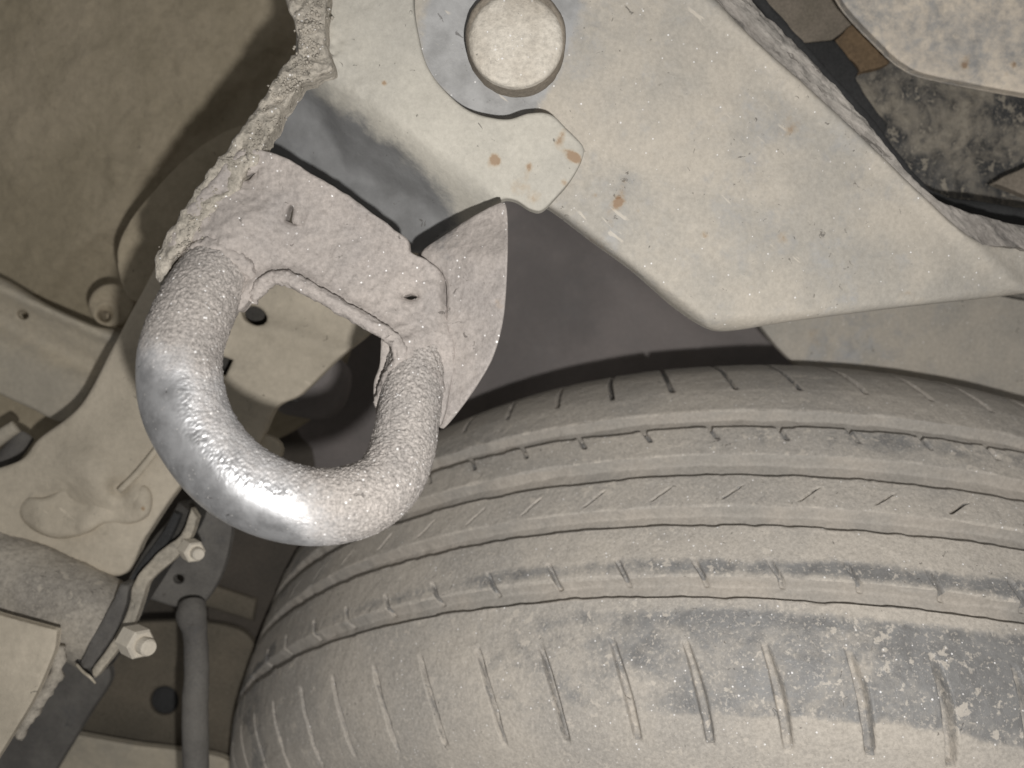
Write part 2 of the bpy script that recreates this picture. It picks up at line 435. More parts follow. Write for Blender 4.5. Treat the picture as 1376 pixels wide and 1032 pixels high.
o = sheet('brace_strip', [(270, 780, 1), (345, 805, 1), (340, 835, 1), (268, 812, 1)], lambda x, y: .505 + 0 * x, .003, M['shade2'], step=8)
tag(o, 'narrow brown metal strip crossing the dark brace beside the tyre', 'metal strip')
o = sheet('dark_cover', [(20, 900), (110, 870), (150, 905), (120, 960), (60, 1060, 1), (-60, 1060, 1)], lambda x, y: .46 + 0 * x, .004, M['link'], step=9)
tag(o, 'dark grey cover under the stabiliser bar end, bottom left', 'cover')

# ------------------------------------------------------------------ frame rail seen through the loop and left of it
fr = thing('frame_rail', 'pale beige dusty pressed frame rail running diagonally behind the towing eye', 'frame rail', P(200, 560, .40))
def rail_depth(x, y):
    q = np.stack([x, y, 0 * x], -1)
    r = side(x, y, 420, 300, 60, 620)            # distance across the rail
    d = .372 + .00002 * (x - 200)
    d = d - .010 * np.exp(-(side(x, y, 330, 430, 470, 480) / 16) ** 2) * sst(300, 330, x) * 0.35
    d = d + .022 * sst(-80, -150, r)  # upper edge bends away
    d = d - .005 * np.exp(-((x - 118) ** 2 / 45 ** 2 + (y - 625) ** 2 / 30 ** 2)) + .004 * gauss(x, y, 90, 700, 60)
    d = d - .006 * gauss(x, y, 130, 655, 30) - .005 * gauss(x, y, 185, 668, 20) + .005 * gauss(x, y, 158, 655, 12)
    d = d + .0025 * fbm(q, .014, 3, 40)
    return d
sheet('rail_web', [(560, 300), (540, 400), (500, 445), (455, 482), (405, 530), (372, 548), (345, 600), (300, 610), (262, 632), (232, 668), (196, 722), (160, 774), (60, 742), (-40, 715, 1), (-40, 640, 1),
      (28, 618), (52, 590), (108, 545), (150, 470), (190, 395), (230, 330), (330, 250), (480, 200)], rail_depth, .004, M['rail'], fr, step=6, rnd=6,
      holes=[disc_outline(342, 424, 18, 12, .45), [(286, 474, 1), (313, 484, 1), (303, 505, 1), (280, 498, 1)]])
sheet('lower_flange', [(300, 565, 1), (372, 590), (378, 612), (345, 640), (310, 650, 1), (262, 640)], lambda x, y: .376 + .0003 * (y - 570) * .5, .003, M['sideplate'], fr, step=6, rnd=4)
tube('pressed_rib', [(222, 588, .370, 4), (190, 630, .368, 5), (160, 660, .366, 4)], M['rail'], fr, 12)
sheet('clip_tab', [(30, 668), (60, 668), (86, 652), (104, 632), (122, 620), (138, 626), (144, 644), (150, 658, 1), (162, 662, 1), (176, 652), (196, 652), (206, 668), (200, 692), (176, 704), (140, 704), (118, 716), (80, 724), (44, 712), (24, 690)],
      lambda x, y: .3688 + .0026 * gauss(x, y, 112, 672, 16) - .002 * gauss(x, y, 188, 672, 13) + .0012 * np.sin(x * .09) + .0012 * fbm(np.stack([x, y, 0 * x], -1), .03, 3, 93), .0035, M['rail'], fr, step=4, rnd=9, rough=.0007, rscale=200,
      stain=lambda x, y: .3 * gauss(x, y, 192, 684, 6))
# near-black sheet standing in for the shade inside the rail holes
o = sheet('rail_hole_shade', [(250, 380, 1), (400, 380, 1), (400, 540, 1), (250, 540, 1)], lambda x, y: .395 + 0 * x, .002, M['rubber'], fr, step=12)
sheet('upper_flange', [(176, 402), (158, 350), (170, 305), (213, 250), (260, 205), (305, 176), (350, 160), (430, 110, 1), (520, 240, 1), (330, 330), (230, 400, 1)], lambda x, y: .392 + .002 * fbm(np.stack([x, y, 0 * x], -1), .02, 3, 66), .004, M['floor'], fr, step=6, rnd=1.5, rough=.0006, rscale=160)

sp = thing('side_bracket', 'grey-beige plate with a small hole at the left edge beside a round boss', 'bracket', P(70, 470, .42))
sheet('plate', [(-60, 350, 1), (0, 374), (62, 410), (125, 437), (168, 448), (150, 480), (120, 530), (88, 566), (40, 548), (-60, 500, 1)],
      lambda x, y: .425 + .012 * np.exp(-(side(x, y, 0, 430, 120, 490) / 20) ** 2) * .6 - .006 * np.exp(-(side(x, y, 0, 388, 150, 455) / 9) ** 2), .004, M['sideplate'], sp, step=6, rnd=5,
      holes=[disc_outline(31, 423, 8, 6, .3)], rough=.0008, rscale=120)
sheet('lower_web', [(-60, 510, 1), (0, 500), (60, 540), (90, 572), (70, 590), (20, 640), (-60, 660, 1)], lambda x, y: .445 + 0 * x, .004, M['floor'], sp, step=9)
sheet('boss', disc_outline(150, 410, 31, 29), lambda x, y: .4195 + .004 * np.clip(1 - np.hypot(x - 146, y - 416) / 30, 0, 1) - .0022 * np.exp(-((np.hypot(x - 142, y - 423) - 15) / 5) ** 2), .012, M['floor'], sp, step=3.5, rnd=7, rough=.0006, rscale=160,
      holes=[disc_outline(141, 425, 8, 7)])

t_ = thing('brake_pipe', 'dark pipe with a pale clamped end at the left edge below the side bracket', 'pipe', P(10, 600, .40))
tube('pipe', [(-60, 680, .40, 13), (-10, 640, .40, 14), (15, 610, .40, 14), (35, 585, .405, 12)], M['link'], t_, 20)
tube('pale_sleeve', [(-30, 610, .392, 9), (0, 588, .392, 10), (22, 573, .392, 9)], M['sideplate'], t_, 18)

o = sheet('rubber_stop', [(372, 548), (380, 500), (440, 478), (466, 500), (460, 540), (438, 562), (400, 560)], lambda x, y: .452 - .012 * gauss(x, y, 420, 520, 60), .012, M['liner'], step=6, rnd=14)
tag(o, 'grey rubber stop seen through the towing eye below the frame rail', 'rubber stop')

# ------------------------------------------------------------------ stabiliser bar with clamp, bolts and drop link
sb = thing('stabiliser_bar', 'thick dirty grey stabiliser bar entering at the lower left', 'stabiliser bar', P(60, 800, .37))
tube('bar', [(-120, 735, .375, 66), (-20, 770, .372, 64), (60, 802, .37, 62), (130, 834, .368, 60), (165, 848, .368, 55)], M['bar'], sb, 48, 14, rough=.0012, rscale=130)
gp = sheet('guard_plate', [(-80, 800, 1), (0, 826, 1), (77, 847, 1), (74, 872), (50, 930), (18, 985), (-30, 1060, 1), (-80, 1060, 1)], lambda x, y: .335 - .0001 * (y - 850) * .4, .003, M['rail'], step=6, rnd=3, rough=.0006, rscale=150)
tag(gp, 'pale scratched guard plate in the bottom left corner over the bar', 'guard plate')
tube('mud_edge', [(82, 868, .345, 8), (75, 905, .345, 9), (48, 950, .345, 8), (25, 990, .345, 7)], M['bar'], sb, 12, 10, rough=.0022, rscale=300)
cl = thing('bar_clamp', 'bent pale strap clamp with rubber bush and two bolts around the bar', 'clamp', P(190, 810, .36))
def band(name, pts, wd, Y0, Y1, m, parent, th=.003, **k):
    c = catmull([(p[0], p[1]) for p in pts], 8, False); t = np.gradient(c, axis=0); t /= np.linalg.norm(t, axis=1)[:, None]
    nn = np.c_[-t[:, 1], t[:, 0]]; w_ = np.interp(np.linspace(0, 1, len(c)), np.linspace(0, 1, len(wd)), wd)[:, None] / 2
    L = c + nn * w_; R = c - nn * w_
    poly = [tuple(p) for p in L[::2]] + [tuple(p) for p in R[::-1][::2]]
    poly[0] += (1,); poly[-1] += (1,)
    return sheet(name, poly, lambda x, y: Y0 + (Y1 - Y0) * (y - 680) / 230.0, th, m, parent, step=5, rnd=3, **k)
band('rubber_bush', [(252, 680), (236, 712), (205, 752), (176, 800), (150, 842), (112, 902)], [26, 34, 30, 26, 34, 30], .372, .352, M['rubber'], cl, .016)
band('dark_washer_strip', [(238, 690), (222, 722), (196, 756), (170, 790)], [10, 14, 12, 8], .366, .36, M['patchblack'], cl)
band('bush_face', [(168, 786), (160, 812), (146, 842), (128, 872), (114, 896)], [12, 20, 24, 22, 14], .358, .347, M['link'], cl, .008, rough=.001)
band('strap', [(262, 684), (256, 706), (246, 726), (214, 756), (190, 782), (182, 812), (168, 846), (146, 880), (124, 908)], [11, 13, 22, 18, 17, 15, 14, 12, 10], .362, .342, M['bar_strap'], cl, .004, rough=.0009, rscale=220)
def bolt(x, y, Y, s):
    b = thing_part = bpy.data.objects.new('bolt', None); COL.objects.link(b); b.parent = cl
    b.location = P(x, y, Y) - cl.location
    return b
def bolt_mesh(x, y, Y, s, ax):
    c = P(x, y, Y); r = s * Y / F
    o = prism('nut', c, ax, [r * .9, r, r, r, r * .86], [-.004, -.003, -.002, r * .8, r * .98], 6, M['bolt'], cl, rot=.35)
    prism('bolt_end', c, ax, [r * .55, r * .55, r * .45], [r * .6, r * 1.65, r * 1.8], 18, M['bolt'], o, smooth=False)
    return o
bolt_mesh(257, 739, .356, 15, (.65, -.72, -.1))
bolt_mesh(180, 861, .338, 21, (.80, -.58, -.10))
dl = thing('drop_link', 'slim grey drop link hanging from a flattened tab beside the tyre', 'drop link', P(262, 840, .39))
sheet('tab', [(262, 676), (300, 690), (312, 706), (302, 760), (282, 800), (262, 818), (238, 816), (186, 800, 1), (212, 756), (250, 722)], lambda x, y: .395 + .00006 * (y - 740), .004, M['link'], dl, step=6, rnd=4,
      holes=[disc_outline(240, 778, 7, 6)])
tube('rod', [(258, 812, .392, 18), (258, 830, .388, 20), (262, 850, .388, 16), (264, 900, .388, 16), (262, 960, .388, 17), (264, 1070, .388, 17)], M['link'], dl, 24, rough=.0005, rscale=200)
tube('wire', [(103, 893, .345, 2), (112, 903, .342, 2), (121, 910, .34, 2), (128, 918, .342, 1.4)], M['sideplate'], cl, 8)

# ------------------------------------------------------------------ right side: underfloor, pads, pale corner plate, rear plate
uf = thing('underfloor_panel', 'dark mud-splashed underfloor with square pads at the upper right', 'underfloor', P(1250, 180, .38))
sheet('floor_sheet', [(940, -160, 1), (1500, -160, 1), (1500, 420, 1), (1300, 380), (1120, 250)], lambda x, y: .385 + .00003 * (x - 1200) + .003 * fbm(np.stack([x, y, 0 * x], -1), .02, 3, 6), .004, M['under'], uf, step=7, rough=.0008, rscale=150)
sheet('pad', [(960, -60, 1), (1125, -60, 1), (1152, 28, 1), (1090, 76, 1), (1010, -10, 1)], lambda x, y: .378 + 0 * x, .004, M['patchgrey'], uf, step=7, rnd=1.5, rag=2)
sheet('pad', [(1152, 26, 1), (1196, 84, 1), (1157, 98, 1), (1122, 55, 1)], lambda x, y: .376 + 0 * x, .004, M['patchbrown'], uf, step=5, rnd=1.5, rag=3)['label'] = 'rust brown square pad'
sheet('pad', [(1070, 60, 1), (1122, 54, 1), (1154, 97, 1), (1150, 105, 1), (1162, 128), (1192, 168, 1), (1180, 200, 1)], lambda x, y: .374 + 0 * x, .004, M['patchblack'], uf, step=5, rnd=1.5, rag=2)['label'] = 'black stepped pad'
sheet('pad', [(1355, 235, 1), (1420, 205, 1), (1430, 290, 1), (1376, 262, 1), (1335, 245, 1)], lambda x, y: .374 + 0 * x, .004, M['patchgrey'], uf, step=6, rnd=1.5, rag=2)
tube('gap_shade_strip', [(985, -40, .345, 9), (1044, 28, .345, 7), (1102, 92, .345, 6), (1165, 162, .345, 6), (1220, 234, .345, 7), (1258, 270, .346, 10), (1320, 286, .346, 14), (1440, 306, .348, 16)], M['patchblack'], uf, 16, rough=.0008, rscale=200)  # black strip added as the shade in the gap beside the flange
ck = sheet('corner_plate', [(1112, -60, 1), (1130, 0), (1180, 56), (1210, 84), (1240, 99), (1300, 112), (1376, 126), (1480, 140, 1), (1480, -60, 1)], lambda x, y: .350 + 0 * x - .00002 * (x - 1200), .004, M['corner'], step=6, rnd=4, rough=.0004, wear_shade=lambda x, y: .07 * sst(0, 40, 126 - y - np.clip(1200 - x, 0, 100) * .9) - .03,
           stain=lambda x, y: .30 * gauss(x, y, 1362, 88, 7) + .28 * gauss(x, y, 1352, 101, 6) + .1 * gauss(x, y, 1370, 30, 25) + .12 * gauss(x, y, 1295, 85, 12))
tag(ck, 'pale mottled steel plate with rust stains in the top right corner', 'steel plate')
rp = sheet('rear_plate', [(1000, 410, 1), (1380, 370, 1), (1520, 360, 1), (1520, 700, 1), (1300, 640), (1120, 540), (1068, 490), (1040, 462)], lambda x, y: .432 - .00006 * (x - 1200) * 0 + .00012 * (520 - y) * -.3, .003, M['face'], step=8, rnd=4, rough=.0005,
           wear_shade=lambda x, y: -.05 + .10 * gauss(x, y, 1120, 460, 70))
tag(rp, 'dull beige plate behind the top of the tyre at the right edge', 'steel plate')

# ------------------------------------------------------------------ chassis bracket
cb = thing('chassis_bracket', 'large dusty pale grey chassis bracket plate with round pin and folded edge', 'bracket', P(850, 220, .28))
def face_depth(x, y):
    q = np.stack([x, y, 0 * x], -1)
    d = .276 + .000035 * (x - 700) + .000012 * (y - 200)
    d = d + .0010 * fbm(q, .008, 3, 22)
    e = side(x, y, 940, 0, 1290, 320)            # + toward lower-left
    d = d - .0022 * np.exp(-((e - 6) / 12) ** 2)
    d = d + .006 * sst(40, 0, -side(x, y, 740, 280, 950, 440) + 8) * 0
    lo_e = (y - np.interp(x, [700, 760, 850, 950, 1020, 1200, 1376], [270, 305, 372, 448, 446, 428, 408]))
    d = d + .010 * np.clip((lo_e + 26) / 26, 0, 1) ** 2
    d = d + .010 * sst(1240, 1500, x) * sst(250, 420, y)
    return d
sheet('face_plate', [(520, -60, 1), (905, -60, 1), (962, 0), (1010, 50), (1100, 130), (1185, 210), (1245, 268), (1300, 316), (1340, 330), (1460, 336, 1), (1460, 380, 1), (1376, 394), (1200, 414), (1060, 432), (1000, 442), (965, 444), (940, 434), (905, 410), (850, 362), (795, 322), (742, 282), (700, 260), (560, 200, 1)],
      face_depth, .004, M['face'], cb, step=5, rnd=5, rough=.0004, rscale=160,
      stain=lambda x, y: sum(a * gauss(x, y, cx, cy, r) for cx, cy, r, a in ((948, 315, 8, .20), (832, 272, 9, .17), (858, 284, 5, .16), (966, 165, 13, .13), (890, 195, 11, .10), (1052, 320, 8, .12), (912, 348, 9, .12), (990, 234, 5, .18), (800, 262, 5, .13), (1075, 235, 6, .12))),
      wear_shade=lambda x, y: -.03 + .40 * sst(128, 92, np.hypot(x - 680, y - 48)) * sst(760, 720, x + .4 * (y - 100)))
def fl2(x, y):
    e = side(x, y, 940, 0, 1290, 320)
    q = np.stack([x, y, 0 * x], -1)
    al = (x - 940) * .74 + y * .67
    st = np.stack([al * .012, e * .16, 0 * x], -1)
    return .2855 + .000035 * (x - 940) + .012 * sst(12, -75, e) + .0016 * fbm(st, 1.0, 4, 31, .6) - .0018 * np.exp(-((e + 42) / 9) ** 2)
sheet('folded_flange', [(892, -60, 1), (975, -60, 1), (1010, 0), (1050, 40), (1100, 92), (1160, 158), (1205, 215), (1240, 252), (1275, 276), (1320, 290), (1376, 303), (1460, 315, 1), (1460, 345, 1), (1376, 335), (1335, 331), (1300, 326), (1275, 308), (1240, 274), (1180, 216), (1100, 142), (1000, 52), (950, 0)],
      fl2, .003, M['flange'], cb, step=3.2, rnd=3, rough=.0010, rscale=380, rag=2)
def cv_depth(x, y):
    q = np.stack([x, y, 0 * x], -1)
    e = -side(x, y, 415, 95, 640, 262)           # distance into the recess (lower left positive)
    d = .2600 + .000012 * (x - 600)
    d = d + .020 * sst(-25, 62, e) + .00009 * np.clip(e - 40, 0, 200)
    d = d + .0016 * fbm(q, .012, 3, 52) + .0030 * np.exp(-((e - 55 - 22 * np.sin((x + y) * .02)) / 18) ** 2) * sst(560, 500, x)
    d = d + .0035 * sst(708, 700, x + 0 * y) * 0
    return d
def cv_wear_shade(x, y):  # recess grey: thinner dust, plus painted shade where the sheet turns away
    q = np.stack([x, y, 0 * x], -1)
    e = -side(x, y, 415, 95, 640, 262)
    return -.10 + .62 * sst(-26, 52, e + 18 * fbm(q, .02, 3, 77)) * sst(680, 560, x) + .0
sheet('curved_plate', [(395, -60, 1), (562, -60, 1), (556, 0), (562, 45), (574, 88), (596, 120), (626, 146), (655, 157), (684, 160), (712, 152), (740, 154), (764, 176), (783, 196), (783, 212), (768, 240), (748, 264), (728, 283), (712, 281), (694, 270), (676, 268), (652, 284), (622, 300), (596, 314), (572, 338, 1), (548, 336), (500, 310), (430, 262), (380, 232), (340, 215, 1), (360, 150), (392, 95), (398, 40)],
      cv_depth, .0035, M['bracket'], cb, step=3.6, rnd=4.5, rough=.0016, rscale=330, roughf=lambda x, y: .15 + 1.0 * np.clip(gauss(x, y, 425, 60, 34) + gauss(x, y, 452, 100, 26) + .6 * gauss(x, y, 490, 122, 22), 0, 1), wear_shade=cv_wear_shade,
      stain=lambda x, y: sum(a * gauss(x, y, cx, cy, r) for cx, cy, r, a in ((665, 214, 12, .30), (712, 224, 9, .28), (750, 190, 11, .26), (760, 176, 12, .20), (764, 206, 10, .22), (715, 260, 26, .14), (758, 245, 10, .27), (516, 112, 6, .26), (594, 310, 10, .22), (690, 245, 22, .13), (776, 214, 9, .26), (570, 320, 12, .18), (655, 228, 14, .15))))
# pin with a dark gap round it
pc = P(693, 54, .268)
pp = prism('pivot_pin', pc, (0, -1, 0), [.0148, .0150, .0150, .0147, .0142, .0136], [-.012, -.006, .0025, .0038, .0046, .0050], 64, M['pinrim'], cb, smooth=True, rough=.0003)
def disc_sheet(name, cx, cy, r, Y, m, parent, dome=.001):
    return sheet(name, disc_outline(cx, cy, r, r, n=28), lambda x, y: Y + dome * ((x - cx) ** 2 + (y - cy) ** 2) / r ** 2, .001, m, parent, step=3.5, rnd=9, rough=.0005, rscale=320)
disc_sheet('pin_face', 693, 55, 64, .2608, M['pin'], pp)

# ------------------------------------------------------------------ towing eye
te = thing('towing_eye', 'frosted galvanised steel towing eye loop welded to a gritty folded plate', 'towing eye', P(430, 450, .24))
shine = np.array([P(330, 640, .215), P(255, 560, .215), P(420, 690, .22)])
def loop_w(V):
    V = np.asarray(V); x = V[..., 0] / V[..., 1] * F + CX; y = CY - V[..., 2] / V[..., 1] * F
    return x, y
def loop_shine(V):
    x, y = loop_w(V)
    ang = np.degrees(np.arctan2(y - 520, x - 390)) % 360       # 90 = bottom, 180 = left
    s = sst(52, 104, ang) * sst(212, 178, ang)
    return s
def loop_rough(V):
    x, y = loop_w(V); r = np.hypot(x - 390, y - 520)
    inner = sst(165, 115, r)
    return np.clip(1.0 - .99 * loop_shine(V) ** .6 * (1 - inner * .8), .03, 1)
LOOP = [(335, 262, .270, 40), (319, 312, .259, 43), (297, 357, .2460, 47), (265, 412, .2350, 51), (243, 474, .2268, 54), (246, 538, .223, 56), (270, 592, .221, 55), (312, 640, .220, 55),
        (368, 670, .221, 54), (428, 681, .223, 52), (484, 672, .226, 50), (520, 648, .230, 46), (539, 610, .235, 44), (549, 560, .240, 42), (556, 510, .246, 41), (566, 450, .254, 38)]
tube('loop', LOOP, M['hook'], te, 220, 50, rough=.00055, rscale=1900, roughf=loop_rough,
     wear_shade=lambda V: -.22 + .80 * loop_shine(V) * (1 - .45 * sst(150, 118, np.hypot(loop_w(V)[0] - 390, loop_w(V)[1] - 520))) )
def bp_depth(x, y):
    q = np.stack([x, y, 0 * x], -1)
    d = .2400 + .00002 * (x - 400) - .00001 * (y - 300)
    # the plate is wrapped over the loop's two legs
    d = d - .0045 * np.exp(-(side(x, y, 350, 240, 285, 360) / 46) ** 2) * sst(240, 310, y)
    d = d - .0030 * np.exp(-(side(x, y, 560, 380, 555, 520) / 30) ** 2) * sst(400, 470, y)
    d = d + .0035 * sst(20, -30, side(x, y, 395, 215, 560, 330) + 0) * 1.0
    d = d + .0060 * sst(585, 612, x) * sst(470, 380, y)
    d = d - .0022 * np.exp(-((dist_curve(x, y, OPEN) - 4) / 10) ** 2)
    d = d + .0022 * gauss(x, y, 392, 290, 14) - .0012 * gauss(x, y, 410, 262, 26) + .0016 * gauss(x, y, 330, 245, 16) + .002 * gauss(x, y, 550, 398, 12)
    d = d + .0009 * fbm(q, .03, 3, 60)
    return d
SLITS = [[(384, 296, 1), (390, 276), (394, 282), (392, 298), (402, 304, 1)], [(541, 399, 1), (552, 396), (562, 399, 1), (553, 403)], [(603, 428, 1), (609, 424), (612, 446, 1), (605, 447)], [(322, 240, 1), (334, 236), (345, 231, 1), (333, 242)]]
OPEN = np.array([(322, 408), (345, 384), (370, 370), (395, 374), (440, 398), (510, 440), (540, 462), (545, 490), (525, 512)], float)
def dist_curve(x, y, c):
    p = np.stack([x, y], -1).reshape(-1, 2); d = np.full(len(p), 1e9)
    for a, b in zip(c[:-1], c[1:]):
        ab = b - a; t = np.clip(((p - a) @ ab) / (ab @ ab), 0, 1); d = np.minimum(d, np.hypot(*(p - a - t[:, None] * ab).T))
    return d.reshape(np.shape(x))
sheet('folded_plate', [(352, 202), (384, 212), (425, 237), (470, 264), (505, 290), (535, 312), (548, 322), (552, 338), (570, 348), (590, 362), (602, 384), (606, 420), (612, 470), (606, 520), (592, 572), (580, 540), (572, 520), (540, 500), (540, 480), (532, 462), (505, 440), (455, 410), (420, 388), (395, 373), (372, 369), (350, 385), (322, 418), (312, 400), (300, 360), (262, 348), (252, 352, 1), (262, 330, 1), (250, 318), (226, 350), (214, 350), (245, 288), (290, 235), (325, 200)],
      bp_depth, .0035, M['hookplate'], te, holes=SLITS, step=3.0, rnd=6, rough=.0009, rscale=520, rag=1.5, edgestep=4)
# rim: mud-crusted outer edge running up the left side
def rim_depth(x, y):
    q = np.stack([x, y, 0 * x], -1)
    return .2375 + .00004 * (345 - y) * (y < 345) + .0016 * fbm(q, .05, 3, 71)
sheet('outer_rim', [(372, -60, 1), (456, -60, 1), (440, 8), (436, 60), (446, 92), (415, 106), (398, 122), (378, 160), (352, 205), (330, 240), (300, 275), (268, 312), (262, 320), (247, 336), (233, 360), (225, 388, 1), (212, 374), (210, 346), (226, 314), (250, 276), (282, 232), (318, 184), (352, 136), (372, 100), (385, 84), (402, 62), (398, 36), (388, 14)],
      rim_depth, .006, M['crust'], te, step=2.8, rnd=8, rough=.0020, rscale=420, rag=7, edgestep=4)
def gu_depth(x, y):
    e = side(x, y, 600, 350, 600, 560)
    return .2475 - .00006 * np.clip(x - 600, -40, 90) * 1.6 + .006 * sst(350, 290, y) + .0006 * fbm(np.stack([x, y, 0 * x], -1), .03, 3, 90)
sheet('side_gusset', [(566, 342), (600, 314), (640, 288), (668, 274), (678, 272), (682, 290), (682, 350), (677, 425), (664, 476), (645, 512), (620, 548), (596, 576), (588, 572, 1), (592, 500), (600, 420), (596, 370)],
      gu_depth, .0025, M['hookplate'], te, step=3.2, rnd=4, rough=.0006, rscale=480, edgestep=4, wear_shade=lambda x, y: .36 * sst(660, 590, x) * sst(390, 310, y))
tube('rolled_edge', [(338, 404, 0.2402, 8), (350, 386, 0.2392, 10), (370, 373, 0.2387, 10), (395, 378, 0.2387, 10), (440, 402, 0.2392, 10), (490, 431, 0.2397, 10), (528, 456, 0.2402, 10), (538, 484, 0.2412, 10), (524, 508, 0.2419, 10), (512, 535, 0.2434, 8), (510, 556, 0.2449, 4)], M['hookplate'], te, 32, 16, rough=.0009, rscale=700)
sheet('inner_lip', [(512, 455, 1), (535, 470), (540, 500), (522, 520), (512, 560, 1), (503, 540), (502, 515), (510, 490)], lambda x, y: .2465 + 0 * x, .004, M['hookplate'], te, step=3.2, rnd=4, rough=.0006, edgestep=4)
tube('weld_bead', [(246, 352, .2420, 8), (262, 338, .2400, 12), (292, 334, .2385, 14), (322, 352, .2390, 12), (340, 374, .2410, 8)], M['hookplate'], te, 30, 16, rough=.0012, rscale=800)
tube('weld_bead', [(530, 516, .2450, 8), (550, 502, .2420, 12), (576, 503, .2420, 12), (592, 526, .2450, 8)], M['hookplate'], te, 30, 14, rough=.0012, rscale=800)

# loose clods and grit caked on the rim
gv, gf = [], []
ico = [Vector(v).normalized() for v in ((0, 0, 1), (.9, 0, .2), (.2, .9, .1), (-.8, .4, 0), (-.6, -.7, .1), (.3, -.9, -.1), (0, 0, -1))]
icof = [(0, 1, 2), (0, 2, 3), (0, 3, 4), (0, 4, 5), (0, 5, 1), (6, 2, 1), (6, 3, 2), (6, 4, 3), (6, 5, 4), (6, 1, 5)]
rr = random.Random(4)
RIM = [(428, 10), (415, 40), (412, 75), (402, 98), (385, 120), (360, 165), (330, 205), (295, 255), (262, 300), (235, 340)]
for k in range(420):
    i = rr.random() * (len(RIM) - 1.001); a = RIM[int(i)]; b = RIM[int(i) + 1]; t = i % 1
    x = a[0] + (b[0] - a[0]) * t + rr.gauss(0, 9); y = a[1] + (b[1] - a[1]) * t + rr.gauss(0, 9)
    Y = float(rim_depth(np.array([x]), np.array([y]))[0]) - .0002
    c = P(x, y, Y); s = rr.uniform(.00018, .0005) * (1.6 if y < 130 else 1)
    b0 = len(gv)
    for v in ico: gv.append(tuple(c + v * s * rr.uniform(.7, 1.2)))
    gf += [tuple(b0 + q for q in f) for f in icof]
o = link('grit', gv, gf, M['crust'], te); o['kind'] = 'stuff'

# ------------------------------------------------------------------ tyre
TC = np.array([.1425, .5561, -.2231]); TA = np.array([.1659, .8124, 1.]); TA /= np.linalg.norm(TA)
TU = np.cross(TA, [0, 1, 0]); TU /= np.linalg.norm(TU); TV = np.cross(TA, TU)
if TV[1] > 0: TV = -TV
ty = thing('tyre', 'worn car tyre caked in pale dust with ribbed tread and shoulder slots', 'tyre', Vector(TC))
ks = np.array([-.150, -.135, -.12, -.105, -.092, -.075, -.052, -.026, 0, .024, .045, .0628, .085, .10, .115])
kr = np.array([.190, .222, .247, .269, .285, .2955, .3006, .3012, .300, .2985, .293, .283, .262, .235, .20])
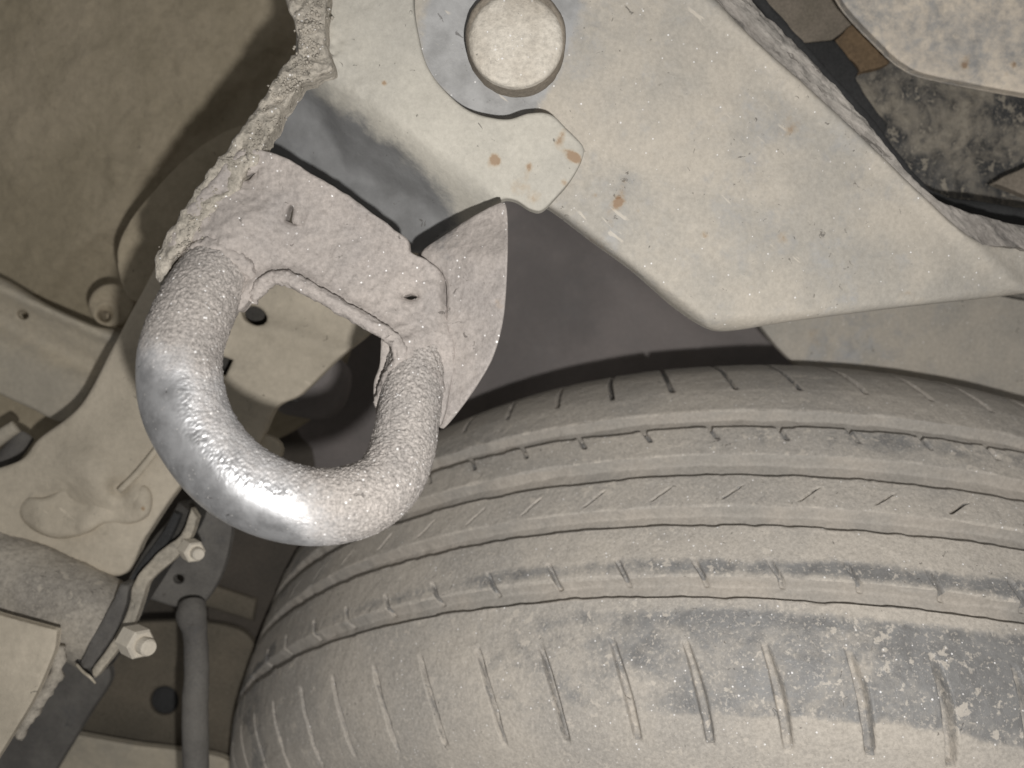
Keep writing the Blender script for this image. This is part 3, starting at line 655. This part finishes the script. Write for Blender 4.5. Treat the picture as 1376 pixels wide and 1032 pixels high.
# smooth profile
from numpy.polynomial import polynomial as _p
def prof(s):
    h = .004
    return sum(np.interp(s + d, ks, kr) * wt for d, wt in ((-2 * h, .1), (-h, .2), (0, .4), (h, .2), (2 * h, .1)))
PIT = .0868
phi_f = np.arange(-.42, 1.42, .0015)
phi = np.r_[np.arange(-2.2, -.42, .03), phi_f, np.arange(1.42, 2.6, .03)]
def tyre_points(S, PH):
    """radius at axial place S and angle PH with grooves, slots and sipes cut in"""
    R = prof(S)
    Q = np.stack([np.cos(PH) * .3, np.sin(PH) * .3, S], -1)
    wob = .0008 * fbm(Q, 140, 3, 5) + .0006 * fbm(Q, 30, 2, 9)
    s = S + wob
    dep = np.zeros_like(S); wear_shade = np.zeros_like(S)
    def groove(a, b, d, e0=.0006, e1=.0006):
        return d * sst(a - e0, a + e0, s) * (1 - sst(b - e1, b + e1, s))
    fill = .0006 * fbm(Q, 90, 3, 15); q1_ = fbm(Q, 40, 3, 44); q2_ = fbm(Q, 18, 3, 48)
    for a, b, d, ea, eb in GR: 
        dep = dep + groove(a, b, d, ea, eb)
    def sipe(ph0, s0, s1, slope, w0, d, curve=0.0, ends=.003):
        """slots repeated every PIT radians; slope: shift of angle per metre of s"""
        sc_ = (s - (s0 + s1) / 2)
        k = np.round((PH - ph0 - slope * sc_ - curve * sc_ ** 2) / PIT); k = k + 0.0
        jit = (hsh(k.astype(np.int64), k.astype(np.int64) * 0 + int(s0 * 1e4), 0 * k.astype(np.int64), 3) - .5) * .006
        u = (PH - ph0 - jit - slope * sc_ - curve * sc_ ** 2) - k * PIT
        x = np.abs(u * .3) / w0
        env = sst(s0 - ends * .3, s0 + ends, s) * (1 - sst(s1 - ends, s1 + ends * .3, s))
        amp = .75 + .5 * hsh(k.astype(np.int64) + 7, k.astype(np.int64) * 0, 0 * k.astype(np.int64), 11)
        return d * amp * env * (1 - sst(.55, 1.25, x))
    base = dep
    dep = dep + sipe(.2635, -.0945, -.0665, .85, .0015 * (.72 + .5 * sst(-.066, -.08, s) * sst(.7, .2, PH)), .0048, 14, .004)      # shoulder slots, near side
    dep = dep + sipe(.2635, -.0462, -.0375, 1.7, .0010, .0034, 0, .0012)        # short notches above groove four
    dep = dep + sipe(.2190, -.0133, -.0072, -3.8, .0006, .0030, 0, .0006)
    dep = dep + sipe(.246, .0150, .0222, 1.6, .0009, .0032, 0, .001)           # notches at rib two's edge
    dep = dep + sipe(.236, .0445, .0900, 1.0, .0010, .0045, 0, .002)           # far shoulder sipes
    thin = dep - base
    dgn = (np.abs(s + .010) < .006)
    # dust layer relief
    hgt = .0005 * sst(-.0865, -.0885, s + .0012 * q1_ + .002 * q2_) + .00035 * fbm(Q, 55, 4, 21) + .00018 * fbm(Q, 260, 3, 25) + fill * (dep > .0015)
    # low wheel-ward sidewall ring and dust step
    R2 = R - dep + hgt
    # where rubber shows: crown of near shoulder rib, edges of ribs
    q1 = fbm(Q * np.array([1, 1, 1.0]), 40, 3, 44); q2 = fbm(Q, 18, 3, 48)
    phr = sst(.75, .30, PH)
    wear_shade = -.06 + .29 * (1.0 + .55 * q2) * sst(-.0910, -.0855, s + .0025 * q1 + .003 * q2) * sst(-.0500, -.066, s + .006 * q2) * (sst(.80, .25, PH) + .2 * (q2 > .1)) \
         + .27 * np.exp(-((s + .0405) / .0035) ** 2) * (.4 + .8 * (q2 + .3) + .5 * phr) \
         + .24 * np.exp(-((s - .0165) / .006) ** 2) * sst(.5, .2, PH) * (.5 + 1.2 * (q1 + .2)) \
         + .16 * sst(.10, -.08, PH) * (s < -.05) + .10 * sst(.02, .05, s) * (q2) + .22 * (-1 * 0) \
         + .25 * sst(1.0, 1.2, PH) * (q1 > .05) + .16 * sst(.0045, .0, np.abs(s + .0585)) * phr
    wear_shade = wear_shade - .22 * sst(-.086, -.090, s + .002 * q1)      # thick dust below the contact line
    wear_shade = np.where(dep > .0008, np.where(thin > .0008, np.where(s < -.06, .13, .22), -.2), wear_shade)  # slots and sipes: bare rubber, with shade painted in to deepen them
    return R2, wear_shade
GR = [(.0214, .0292, .0042, .0007, .0014), (-.0019, .0066, .0044, .0007, .0014), (-.0240, -.0171, .0042, .0007, .0013), (-.0517, -.0452, .0040, .0007, .0012)]
SHEAR = [(-.1, -.0524, -.08325, .85, 14), (-.0524, -.0247, -.04185, 1.7, 0), (-.0163, -.0026, -.01025, -3.8, 0), (.0073, .0300, .0186, 1.6, 0), (.0300, .075, .06725, 1.0, 0)]
def axial(a, b, st): n = max(2, int(round((b - a) / st)) + 1); return np.linspace(a, b, n)
bands = [('sidewall', -.150, -.100, .0012, 'tyre'), ('shoulder_rib', -.100, -.0524, .0006, 'tyre'), ('tread_groove', -.0524, -.0445, .0004, 'groove'),
         ('tread_rib', -.0445, -.0247, .0005, 'tyre'), ('tread_groove', -.0247, -.0163, .0004, 'groove'), ('tread_rib', -.0163, -.0026, .0005, 'tyre'),
         ('tread_groove', -.0026, .0073, .0004, 'groove'), ('tread_rib', .0073, .0207, .0005, 'tyre'), ('tread_groove', .0207, .0300, .0004, 'groove'),
         ('shoulder_rib', .0300, .075, .0007, 'tyre'), ('far_sidewall', .075, .115, .0020, 'tyre')]
for nm, a, b, st, mm in bands:
    sv = axial(a, b, st); S, PH = np.meshgrid(sv, phi, indexing='ij')
    for lo_s, hi_s, m0, sl, cu in SHEAR:           # the grid leans with the slots so that their walls stay clean
        if lo_s <= (a + b) / 2 <= hi_s: q = np.clip(S, lo_s, hi_s) - m0; PH = PH + sl * q + cu * q * q
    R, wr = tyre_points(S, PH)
    W = TC + S[..., None] * TA + R[..., None] * (np.cos(PH)[..., None] * TV + np.sin(PH)[..., None] * TU)
    n1, n2 = S.shape; i = np.arange(n1 - 1)[:, None] * n2; j = np.arange(n2 - 1)[None]
    Fq = np.stack([i + j, i + j + 1, i + n2 + j + 1, i + n2 + j], -1).reshape(-1, 4)
    p = W.reshape(-1, 3); f0 = Fq[0]; nr = np.cross(p[f0[1]] - p[f0[0]], p[f0[3]] - p[f0[0]])
    if nr @ (p[f0[0]] - TC) < 0: Fq = Fq[:, ::-1]
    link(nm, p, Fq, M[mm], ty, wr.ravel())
